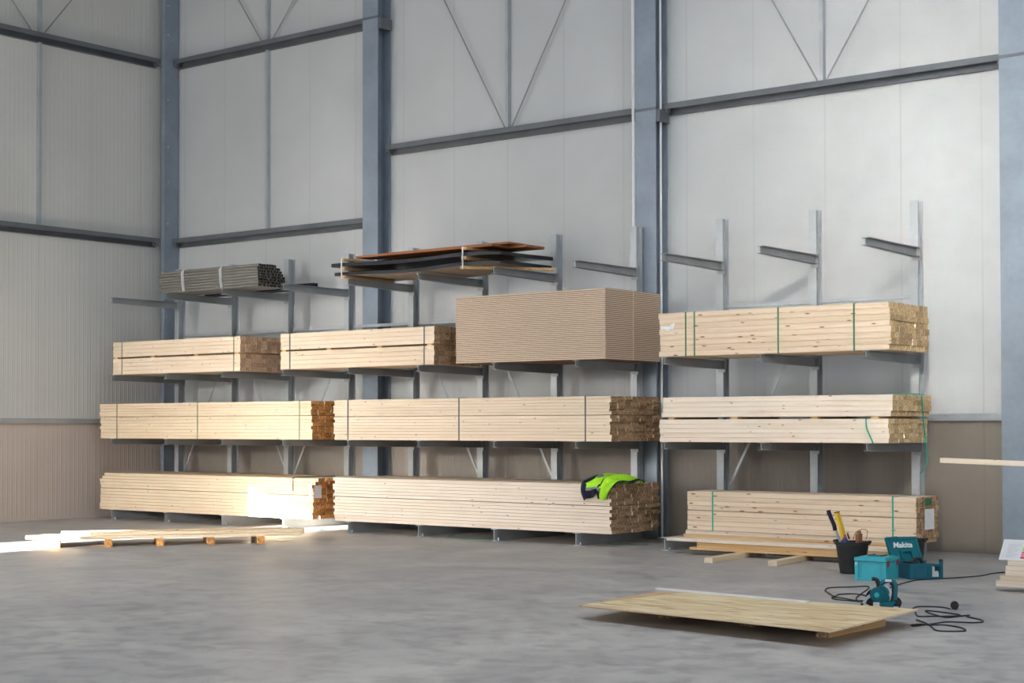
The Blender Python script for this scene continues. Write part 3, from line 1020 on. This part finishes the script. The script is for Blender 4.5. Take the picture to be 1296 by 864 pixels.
# ------------------------------------------------------------------ hi-vis jacket
jk = wthing('jacket', 'fluorescent yellow and navy work jacket folded over the end of bottom middle pack', 'jacket', (10.85, 0.15, 0.765))
def jacket_surface():
    nu, nv = 40, 40
    x0, x1 = 10.53, 11.06
    mb = MB()
    top = 0.768
    vs = []
    def prof(u, v):
        # v 0..0.6 over the top from the back to the front edge, then down the front
        x = x0 + (x1 - x0) * u
        hang = 0.20 * (1 - u) ** 0.7 + 0.02
        if u > 0.55: hang = 0.20
        if v < 0.6:
            t = v / 0.6
            y = 0.62 * (1 - t) + -0.035 * t
            puff = (math.sin(PI * min(1, t * 0.96)) ** 0.6) * (0.10 + 0.03 * math.sin(7 * u + 3 * t)) * (math.sin(PI * min(1, max(0.02, u * 0.97 + 0.02)))) ** 0.45
            z = top + 0.012 + puff * (1.15 - 0.3 * u) + 0.014 * math.sin(19 * u + 9 * t)
        else:
            t = (v - 0.6) / 0.4
            y = -0.035 - 0.055 * math.sin(PI * min(1, 0.15 + t * 0.8)) - 0.02 * math.sin(16 * u)
            y = min(y, -0.036)
            z = top + 0.012 - hang * t + 0.008 * math.sin(14 * u) * t
        # outline: right side tucks back towards the end, slanted
        x += -0.05 * (1 - math.sin(PI * v)) * (1 if u > .5 else -0.6) * abs(u - .5) * 2
        if v > 0.5:
            x -= (v - 0.5) * 0.22 * u
        return (x, y, z)
    for j in range(nv + 1):
        for i in range(nu + 1):
            vs.append(prof(i / nu, j / nv))
    fs, kind = [], []
    for j in range(nv):
        for i in range(nu):
            a = j * (nu + 1) + i
            fs.append((a, a + 1, a + nu + 2, a + nu + 1))
            u, v = (i + .5) / nu, (j + .5) / nv
            k = 'y'
            d = v + 0.35 * u       # slanted bands
            if u < 0.10 + 0.10 * v or (v > 0.80 and u < 0.62): k = 'n'
            elif (v > 0.72 and v <= 0.80 and u < 0.62): k = 'r'
            elif 0.36 < v < 0.43 and 0.15 < u < 0.55: k = 'q'
            elif 0.60 < u + 0.25 * v - 0.12 < 0.635: k = 'n'
            elif u > 0.965: k = 'n'
            kind.append(k)
    return vs, fs, kind


vs, fs, kind = jacket_surface()
for key, nm, mt in (('y', 'yellow_cloth', 'hivis'), ('n', 'navy_cloth', 'navy'), ('r', 'reflective_tape', 'reflective'), ('q', 'reflective_tape', 'reflective')):
    sel = [f for f, k in zip(fs, kind) if k == key]
    ids = sorted({i for f in sel for i in f})
    mp = {i: n_ for n_, i in enumerate(ids)}
    mb = MB()
    # a thin double layer: outer skin and an inner skin set 8 mm inside
    V = [Vector(vs[i]) for i in ids]
    mb.add(V, [tuple(mp[i] for i in f) for f in sel])
    o = obj(nm, mb, M[mt], jk, True)
    sd = o.modifiers.new('thickness', 'SOLIDIFY')
    sd.thickness = 0.010
    sd.offset = -1

# ------------------------------------------------------------------ buckets and what stands in them
def bucket(label, x, y, rt, rb, h):
    t = thing('bucket', label, 'bucket', (x, y, 0))
    mb = MB().lathe([(0.0, 0.004), (rb - 0.01, 0.0), (rb, 0.006), (rt - 0.006, h - 0.03), (rt + 0.010, h - 0.028), (rt + 0.012, h), (rt - 0.008, h), (rt - 0.014, h - 0.03), (rb - 0.008, 0.014), (0.0, 0.014)], n=36)
    obj('tub', mb, M['black'], t, True)
    for sg in (-1, 1):
        obj('grip', MB().box(sg * (rt + 0.006) - 0.012, sg * (rt + 0.006) + 0.012, -0.05, 0.05, h - 0.012, h + 0.014), M['black'], t)
    return t


bk = bucket('black rubber bucket full of hand tools in front of the pine pack', 14.765, -1.30, 0.168, 0.122, 0.318)
bucket('second black bucket half hidden behind the open teal case', 15.13, -0.75, 0.16, 0.12, 0.33)
bx, by = 14.765, -1.30
t = wthing('hand_tool', 'slim tool with dark blue handle sticking up from the bucket, leaning left', 'hand tool', (bx - 0.10, by, 0.02))
obj('shaft', MB().beam((bx - 0.05, by + 0.02, 0.05), (bx - 0.186, by, 0.45), 0.008, 0.022), M['arm'], t)
obj('handle', MB().tube([(bx - 0.186, by, 0.42), (bx - 0.20, by, 0.48), (bx - 0.225, by, 0.53), (bx - 0.245, by, 0.575), (bx - 0.262, by, 0.62)], 0.021, 10, smooth=4), M['navy'], t, True)
t = wthing('spirit_level', 'yellow spirit level leaning out of the bucket of hand tools', 'spirit level', (bx - 0.05, by, 0.02))
mb = MB().beam((bx + 0.01, by - 0.02, 0.06), (bx - 0.155, by - 0.02, 0.60), 0.030, 0.062)
obj('body', mb, M['yellow'], t)
obj('end_cap', MB().beam((bx - 0.155, by - 0.02, 0.60), (bx - 0.158, by - 0.02, 0.61), 0.032, 0.064), M['black'], t)
obj('slot', MB().beam((bx - 0.013, by - 0.0365, 0.34), (bx - 0.032, by - 0.0365, 0.40), 0.002, 0.030), M['black'], t)
t = wthing('hand_brush', 'brown wooden brush block standing in the bucket of hand tools', 'brush', (bx + 0.07, by, 0.10))
obj('block', MB().beam((bx + 0.065, by, 0.10), (bx + 0.075, by, 0.40), 0.035, 0.085), M['brown_wood'], t)
obj('handle', MB().beam((bx + 0.075, by, 0.40), (bx + 0.07, by, 0.425), 0.03, 0.045), M['brown_wood'], t)
t = wthing('glue_bottle', 'small bottle with blue body and red cap in the bucket', 'bottle', (bx - 0.08, by - 0.06, 0.1))
obj('body', MB().lathe([(0, 0.12), (0.03, 0.12), (0.032, 0.33), (0.015, 0.36), (0, 0.36)], (bx - 0.04, by - 0.075, 0), 14), M['blue'], t, True)
obj('cap', MB().lathe([(0, 0.36), (0.013, 0.36), (0.009, 0.39), (0, 0.39)], (bx - 0.04, by - 0.075, 0), 12), M['red'], t, True)
tag(obj('wire_loop', MB().tube([(bx - 0.02, by + 0.05, 0.2), (bx + 0.0, by + 0.05, 0.38), (bx + 0.08, by + 0.04, 0.44), (bx + 0.15, by + 0.03, 0.43), (bx + 0.15, by + 0.02, 0.37), (bx + 0.11, by + 0.02, 0.25)], 0.0035, 6, smooth=6), M['brown_wood'], None, True), 'thin brown wire loop standing up out of the tool bucket', 'wire')
tag(obj('hammer', MB().box(bx + 0.01, bx + 0.06, by - 0.10, by - 0.05, 0.27, 0.335).beam((bx + 0.035, by - 0.075, 0.05), (bx + 0.035, by - 0.075, 0.28), 0.025, 0.03), M['black']), 'black headed hammer sunk in the tool bucket, front', 'hammer')

# ------------------------------------------------------------------ closed teal case
cs = thing('tool_case', 'closed light teal plastic tool case beside the black bucket', 'tool case', (15.10, -1.905, 0), math.radians(4))
cw, cdp, ch_ = 0.30, 0.33, 0.225
mb = MB().box(0.0, cw, 0.0, cdp, 0.004, ch_ - 0.045)
for x_ in (0.045, cw - 0.055):
    mb.box(x_, x_ + 0.008, -0.006, 0.0, 0.01, ch_ - 0.05)
mb.box(-0.006, 0.03, -0.012, 0.02, 0.004, ch_ - 0.045).box(cw - 0.025, cw + 0.006, -0.012, 0.02, 0.004, ch_ - 0.045).box(0.03, cw - 0.025, -0.009, 0.0, 0.004, 0.02)
mb.box(cw, cw + 0.006, 0.05, 0.06, 0.01, ch_ - 0.05).box(cw, cw + 0.006, cdp - 0.06, cdp - 0.05, 0.01, ch_ - 0.05)
obj('body', mb, M['teal'], cs)
mb = MB().box(-0.010, cw + 0.010, -0.014, cdp, ch_ - 0.040, ch_ - 0.008).box(0.02, cw - 0.02, 0.03, cdp - 0.03, ch_ - 0.008, ch_)
obj('lid', mb, M['teal'], cs)
obj('handle', MB().box(0.08, cw - 0.08, 0.10, 0.13, ch_, ch_ + 0.012).box(0.08, 0.10, 0.10, 0.26, ch_, ch_ + 0.012).box(cw - 0.10, cw - 0.08, 0.10, 0.26, ch_, ch_ + 0.012), M['teal_dark'], cs)
for y_ in (0.03, cdp - 0.06):
    obj('latch', MB().box(cw + 0.006, cw + 0.016, y_, y_ + 0.03, ch_ - 0.09, ch_ - 0.03), M['red'], cs)
obj('label', MB().box(0.0, 0.018, -0.0145, -0.0122, ch_ - 0.075, ch_ - 0.055), M['white'], cs)

# ------------------------------------------------------------------ open teal case
oc = thing('tool_case', 'open dark teal tool case with raised lid showing white lettering', 'tool case', (15.50, -1.56, 0), math.radians(55))
w_, d_, h_ = 0.36, 0.31, 0.15
cx_ = 0.24          # the front wall is cut away beyond this
mb = MB()
mb.box(0, w_, 0, d_, 0.004, 0.014)
mb.box(0, cx_, 0, 0.012, 0.014, h_).box(0, w_, d_ - 0.012, d_, 0.014, h_).box(0, 0.012, 0.012, d_ - 0.012, 0.014, h_)
mb.box(w_ - 0.012, w_, 0.03, d_ - 0.012, 0.014, h_ - 0.03)
mb.box(w_ - 0.028, w_, 0, 0.028, 0.014, h_ + 0.02)
mb.add([(cx_, 0, h_ - 0.002), (cx_, 0, h_ - 0.022), (w_ - 0.028, 0, h_ - 0.012), (w_ - 0.028, 0, h_ - 0.032), (cx_, 0.014, h_ - 0.002), (cx_, 0.014, h_ - 0.022), (w_ - 0.028, 0.014, h_ - 0.012), (w_ - 0.028, 0.014, h_ - 0.032)],
       [(0, 1, 3, 2), (4, 6, 7, 5), (0, 2, 6, 4), (1, 5, 7, 3), (0, 4, 5, 1), (2, 3, 7, 6)])
mb.box(-0.004, cx_, -0.006, 0.0, h_ - 0.03, h_ - 0.018)
for x_ in (0.05, cx_ - 0.05):
    mb.box(x_, x_ + 0.01, -0.005, 0.0, 0.01, h_ - 0.03)
obj('body', mb, M['teal_dark'], oc)
obj('tray', MB().box(0.013, cx_ - 0.01, 0.013, d_ - 0.013, 0.09, 0.10).box(0.04, 0.12, 0.05, 0.2, 0.10, 0.16), M['black'], oc)
obj('grip_insert', MB().tube([(0.06, 0.10, 0.10), (0.09, 0.10, 0.175), (0.17, 0.10, 0.185), (0.205, 0.10, 0.105)], 0.016, 8, smooth=4), M['black'], oc, True)
obj('corner_knob', MB().disc((w_ - 0.014, 0.014, h_ + 0.02), (0, 0, 1), 0.02, 0.014, 12), M['black'], oc)
LF = [(cx_ + 0.012, 0.05), (w_ - 0.035, 0.02), (w_ - 0.035, 0.02), (w_ - 0.05, 0.02), (cx_ + 0.05, 0.03), (cx_ + 0.045, 0.035), (cx_ + 0.015, 0.05)]
LZ = [0.016, 0.016, 0.055, 0.075, 0.065, 0.115, 0.12]
obj('leaflet', MB().add([(x, y, z) for (x, y), z in zip(LF, LZ)] + [(x, y + 0.004, z) for (x, y), z in zip(LF, LZ)],
    [(0, 1, 2, 3, 4, 5, 6), (13, 12, 11, 10, 9, 8, 7)] + [(k, 7 + k, 7 + (k + 1) % 7, (k + 1) % 7) for k in range(7)]), M['white'], oc)
# lid: leaning back from the rear edge
lid = MB()
lw, lh, lt = 0.34, 0.285, 0.035
lid.box(0, lw, 0, lt, 0, lh)
lid.box(0.02, lw - 0.02, -0.006, 0, 0.02, 0.03).box(0.02, lw - 0.02, -0.006, 0, lh - 0.03, lh - 0.02).box(0.02, 0.03, -0.006, 0, 0.02, lh - 0.02).box(lw - 0.03, lw - 0.02, -0.006, 0, 0.02, lh - 0.02)
lid.box(0.10, 0.12, -0.022, 0, 0.04, 0.13).box(lw - 0.12, lw - 0.10, -0.022, 0, 0.04, 0.13).box(0.10, lw - 0.10, -0.022, -0.006, 0.115, 0.13)
LM = Matrix.Translation((0, d_ + 0.002, h_ - 0.02)) @ Matrix.Rotation(math.radians(-30), 4, 'X')
lid.xf(LM)
lo = obj('lid', lid, M['teal_tool'], oc)
# lettering on the lid
fc = bpy.data.curves.new('lettering', 'FONT')
fc.body = 'Makita'
fc.size = 0.080
fc.extrude = 0.0015
fc.offset = 0.0022
fc.shear = 0.25
fo = bpy.data.objects.new('lettering_source', fc)
COL.objects.link(fo)
bpy.context.view_layer.update()
dg = bpy.context.evaluated_depsgraph_get()
tm = bpy.data.meshes.new_from_object(fo.evaluated_get(dg))
bpy.data.objects.remove(fo)
mb = MB()
TM = LM @ Matrix.Translation((0.045, -0.0085, 0.165)) @ Matrix.Rotation(PI / 2, 4, 'X')
mb.add([TM @ v.co for v in tm.vertices], [tuple(p_.vertices) for p_ in tm.polygons])
obj('lettering', mb, M['white'], lo)

# ------------------------------------------------------------------ circular saw
sw = thing('circular_saw', 'teal and black circular saw standing on floor behind the plywood', 'circular saw', (16.36, -4.02, 0), math.radians(24))
mb = MB().box(-0.17, 0.14, -0.03, 0.10, 0.012, 0.018).box(-0.17, 0.14, -0.034, -0.03, 0.012, 0.028)
obj('base_shoe', mb, M['alu'], sw)
mb = MB()
n_ = 28
vs_ = []
for yy in (0.015, 0.05):
    for k in range(n_ + 1):
        a = PI * k / n_
        vs_.append((-0.045 + 0.105 * math.cos(a), yy, 0.02 + 0.105 * math.sin(a)))
    for k in range(n_ + 1):
        a = PI * k / n_
        vs_.append((-0.045 + 0.08 * math.cos(a), yy, 0.02 + 0.08 * math.sin(a)))
q = n_ + 1
fs_ = []
for k in range(n_):
    fs_ += [(k, k + 1, q + k + 1, q + k), (2 * q + k, 3 * q + k, 3 * q + k + 1, 2 * q + k + 1), (k, 2 * q + k, 2 * q + k + 1, k + 1), (q + k, q + k + 1, 3 * q + k + 1, 3 * q + k)]
fs_ += [(0, q, 3 * q, 2 * q), (n_, 2 * q + n_, 3 * q + n_, q + n_)]
mb.add(vs_, fs_)
obj('blade_guard', mb, M['alu'], sw, True)
obj('blade', MB().disc((-0.045, 0.03, 0.085), (0, 1, 0), 0.078, 0.004, 40), M['black'], sw)
obj('rear_guard', MB().disc((0.115, -0.01, 0.055), (0, 1, 0), 0.048, 0.03, 24), M['black'], sw, True)
mb = MB()
mb.disc((-0.03, -0.09, 0.125), (0, 1, 0), 0.055, 0.11, 24)
mb.disc((-0.03, -0.10, 0.125), (0, 1, 0), 0.042, 0.012, 24)
obj('motor', mb, M['teal_tool'], sw, True)
mb = MB().tube([(-0.03, -0.01, 0.155), (0.0, -0.01, 0.205), (0.05, -0.01, 0.232), (0.095, -0.01, 0.226), (0.115, -0.01, 0.19), (0.112, -0.01, 0.13), (0.105, -0.01, 0.07), (0.07, -0.01, 0.045), (0.02, -0.01, 0.045)], 0.020, 12, smooth=5)
mb.box(-0.02, 0.10, -0.05, 0.03, 0.022, 0.068)
mb.disc((0.005, -0.05, 0.135), (0, 1, 0), 0.058, 0.08, 24)
mb.disc((0.02, -0.04, 0.09), (0, 1, 0), 0.05, 0.07, 20)
obj('handle', mb, M['teal_tool'], sw, True)
obj('grip_pad', MB().tube([(0.075, -0.012, 0.215), (0.098, -0.012, 0.19), (0.098, -0.012, 0.13), (0.09, -0.012, 0.09)], 0.014, 8, smooth=4), M['black'], sw, True)
obj('trigger', MB().tube([(0.035, -0.01, 0.19), (0.06, -0.01, 0.17), (0.075, -0.01, 0.14), (0.07, -0.01, 0.11)], 0.010, 8, smooth=4), M['white'], sw, True)
mb = MB().tube([(-0.015, -0.015, 0.19), (-0.025, -0.02, 0.225), (-0.03, -0.02, 0.24)], 0.018, 10, smooth=3)
mb.tube([(-0.025, -0.02, 0.236), (-0.05, -0.02, 0.246), (-0.07, -0.02, 0.244)], 0.016, 8, smooth=3)
obj('front_knob', mb, M['black'], sw, True)
obj('rating_label', MB().box(-0.06, -0.01, -0.055, -0.045, 0.02, 0.062).box(-0.025, 0.0, -0.05, -0.02, 0.02, 0.055), M['white'], sw)
obj('fence_screw', MB().disc((-0.150, 0.02, 0.018), (0, 0, 1), 0.013, 0.024, 10), M['black'], sw, True)
obj('motor_cap', MB().disc((-0.03, -0.104, 0.125), (0, 1, 0), 0.020, 0.006, 20), M['teal'], sw, True)
obj('badge', MB().box(0.035, 0.085, -0.034, -0.029, 0.225, 0.245), M['white'], sw)


def cord(name, label, pts, r=0.0055):
    return tag(obj(name, MB().tube([(x, y, r + 0.0005) if len(p) == 2 else p for p in pts for (x, y) in [p[:2]]], r, 8, smooth=6), M['rubber'], None, True), label, 'cable')


cord('power_cable', 'black cable running from behind the right edge stack past the teal cases to the saw', [(16.2, 0.35), (15.93, -0.42), (15.907, -0.854), (15.76, -1.272), (15.614, -1.56), (15.60, -1.80), (15.66, -2.23), (15.78, -2.75), (16.1, -3.45), (16.30, -3.80)])
cord('power_cable', 'looped black cable lying on the floor left of the circular saw', [(16.12, -3.75), (15.86, -3.45), (15.523, -2.495), (15.379, -2.605), (15.269, -2.778), (15.33, -2.98), (15.407, -3.108), (15.644, -3.423), (15.60, -3.25), (15.68, -3.12), (15.853, -3.22), (16.05, -3.45), (15.95, -3.60), (15.77, -3.50), (15.66, -3.49), (15.76, -3.62), (16.0, -3.66), (16.15, -3.80)])
tk = cord('extension_cable', 'tangled black extension cable with round plug right of the plywood', [(16.80, -3.69), (16.70, -3.63), (16.60, -3.66), (16.534, -3.73), (16.579, -3.905), (16.70, -4.117), (16.815, -4.328), (16.903, -4.261), (17.06, -4.10), (16.95, -4.0), (16.73, -3.927), (16.75, -4.02), (16.996, -4.254), (17.06, -4.15), (17.10, -4.02), (17.12, -4.117), (17.271, -4.233), (17.347, -4.36), (17.3, -4.457), (17.14, -4.519), (17.10, -4.70), (17.05, -4.90), (17.00, -4.86), (17.045, -4.773), (17.102, -4.789), (17.194, -4.718), (17.342, -4.78), (17.446, -4.928), (17.40, -5.02), (17.284, -5.052), (17.15, -4.85), (17.019, -4.672), (16.9, -4.55)])
obj('plug', MB().disc((16.83, -3.66, 0.035), (0.4, -0.9, 0.0), 0.033, 0.045, 20).disc((16.81, -3.62, 0.035), (0.4, -0.9, 0.0), 0.02, 0.05, 16), M['black'], tk, True)

# ------------------------------------------------------------------ plywood sheets on the floor
def sheet(mb, corners, th, nx=14, sag=None):
    P = [Vector(c) for c in corners]   # front-left, back-left, back-right, front-right (top surface)
    ny = 6
    vs = []
    for lay in (0, 1):
        for j in range(ny + 1):
            for i in range(nx + 1):
                u, v = i / nx, j / ny
                p = P[0] * (1 - u) * (1 - v) + P[3] * u * (1 - v) + P[1] * (1 - u) * v + P[2] * u * v
                if sag: p = p + Vector((0, 0, sag(u, v)))
                vs.append(p - Vector((0, 0, th if lay == 0 else 0)))
    W_, o = nx + 1, (nx + 1) * (ny + 1)
    fs = []; ms = []
    for j in range(ny):
        for i in range(nx):
            a = j * W_ + i
            fs += [(a, a + W_, a + W_ + 1, a + 1), (o + a, o + a + 1, o + a + W_ + 1, o + a + W_)]; ms += [0, 0]
    for i in range(nx):
        for j in (0, ny):
            a = j * W_ + i
            fs.append((a, a + 1, o + a + 1, o + a)); ms.append(1)
    for j in range(ny):
        for i in (0, nx):
            a = j * W_ + i
            fs.append((a, a + W_, o + a + W_, o + a)); ms.append(1)
    mb.add(vs, fs)
    mb.m = ms
    return mb


ZP = 0.118
tag(obj('plywood_sheet', sheet(MB(), [(14.80, -6.02, ZP - .014), (14.74, -4.80, ZP - .014), (16.90, -4.72, ZP - .014), (17.0, -6.2, ZP - .014)], 0.012), [M['wood_orange'], M['wood_orange']]), 'orange plywood sheet underneath, showing along the left edge of the top sheet', 'plywood sheet')
tag(obj('plywood_sheet', sheet(MB(), [(14.86, -6.055, ZP), (15.0, -4.84, ZP), (17.03, -4.80, ZP), (17.09, -6.33, ZP)], 0.0125), [M['ply'], M['wood_warm']]), 'large pale plywood sheet lying raised above the floor in the foreground', 'plywood sheet')
for k, (xb, lb) in enumerate(((15.3, 'timber bearer under the left part of the plywood sheets'), (16.05, 'timber bearer under the middle of the plywood sheets'), (16.78, 'timber bearer under the right end of the plywood sheets'))):
    board('bearer', lb, 'bearer', (xb, -5.95 + (0.35, 0.30, 0.10)[k], 0.045), (xb + 0.03, -5.0, 0.045), 0.10, 0.090, [WO, M['end_brown']])
tag(obj('straightedge', MB().beam((14.71, -4.78, 0.127), (16.18, -4.93, 0.127), 0.05, 0.014), M['white']), 'long white aluminium straightedge along the back edge of the plywood', 'straightedge')

# ------------------------------------------------------------------ stack of boards with colour chart at the right edge
ys = -2.1
for k, (x0_, z0_, th_, mt, lb) in enumerate((
        (16.56, 0.045, 0.050, WP, 'lowest white board of the small stack at the right edge'),
        (16.60, 0.095, 0.050, M['wood_knot'], 'second board from below with a knot, right edge stack'),
        (16.645, 0.145, 0.045, WP, 'middle board of the small stack at the right edge'),
        (16.65, 0.190, 0.045, WP, 'second board from the top, right edge stack'),
        (16.67, 0.235, 0.045, WP, 'top board of the small stack, under the colour chart'))):
    board('board', lb, 'board', (x0_, ys + 0.10, z0_ + th_ / 2), (x0_ + 2.4, ys + 0.10, z0_ + th_ / 2), 0.20, th_ - 0.002, [mt, W])
for xb in (17.0, 18.3):
    board('bearer', 'bearer under the small board stack at the right edge, mostly out of view', 'bearer', (xb, ys - 0.05, 0.022), (xb, ys + 0.45, 0.022), 0.09, 0.044, [WO, EO], 'bearers under the right edge stack')
ct = thing('colour_chart', 'white framed colour chart card leaning on the stack at the right edge', 'colour chart', (16.585, ys + 0.02, 0.281), 0.0)
CM = Matrix.Rotation(math.radians(-12), 4, 'X') @ Matrix.Diagonal((1, 1, 0.74, 1)) @ Matrix.Rotation(math.radians(0), 4, 'Y')
def cbox(*a):
    m_ = MB().box(*a)
    for i, v in enumerate(m_.v):
        m_.v[i] = Vector((v.x + 0.16 * v.z, v.y, v.z))
    return m_.xf(CM)
obj('card', cbox(0, 0.42, 0, 0.012, 0.004, 0.245), M['alu'], ct)
fr_ = cbox(-0.006, 0.426, -0.004, 0.014, 0.0, 0.016)
for a in ((-0.006, 0.426, -0.004, 0.014, 0.235, 0.25), (-0.006, 0.012, -0.004, 0.014, 0.016, 0.235), (0.408, 0.426, -0.004, 0.014, 0.016, 0.235)):
    e_ = cbox(*a)
    fr_.add(e_.v, e_.f)
obj('frame', fr_, M['white'], ct)
tx = MB()
for r_ in range(9):
    zt = 0.035 + r_ * 0.019
    e_ = cbox(0.05, 0.05 + 0.07 + 0.02 * ((r_ * 7) % 3), -0.002, 0.0, zt, zt + 0.005)
    tx.add(e_.v, e_.f)
obj('printed_text', tx, M['print'], ct)
for nm, mt, za, zb in (('lime_swatch', 'c_green', 0.115, 0.175), ('purple_swatch', 'c_purple', 0.095, 0.108), ('pink_swatch', 'c_pink', 0.055, 0.09), ('red_swatch', 'c_red', 0.025, 0.05)):
    obj(nm, cbox(0.185, 0.40, -0.003, 0.0, za, zb), M[mt], ct)

# plank jutting in from the right, carried by a trestle outside the picture
board('plank', 'single pale plank jutting in at mid height from the right edge', 'plank', (15.59, -1.0, 1.136), (18.2, -1.0, 1.066), 0.10, 0.048, [WP, W])
tr = thing('trestle', 'timber trestle outside the frame carrying the single jutting plank', 'trestle', (17.3, -1.0, 0))
obj('top_beam', MB().box(-0.05, 0.05, -0.4, 0.4, 0.96, 1.062), WO, tr)
for sx_ in (-1, 1):
    for sy_ in (-1, 1):
        obj('leg', MB().beam((sx_ * 0.05, sy_ * 0.3, 0.97), (sx_ * 0.25, sy_ * 0.36, 0.0), 0.04, 0.07), WO, tr)
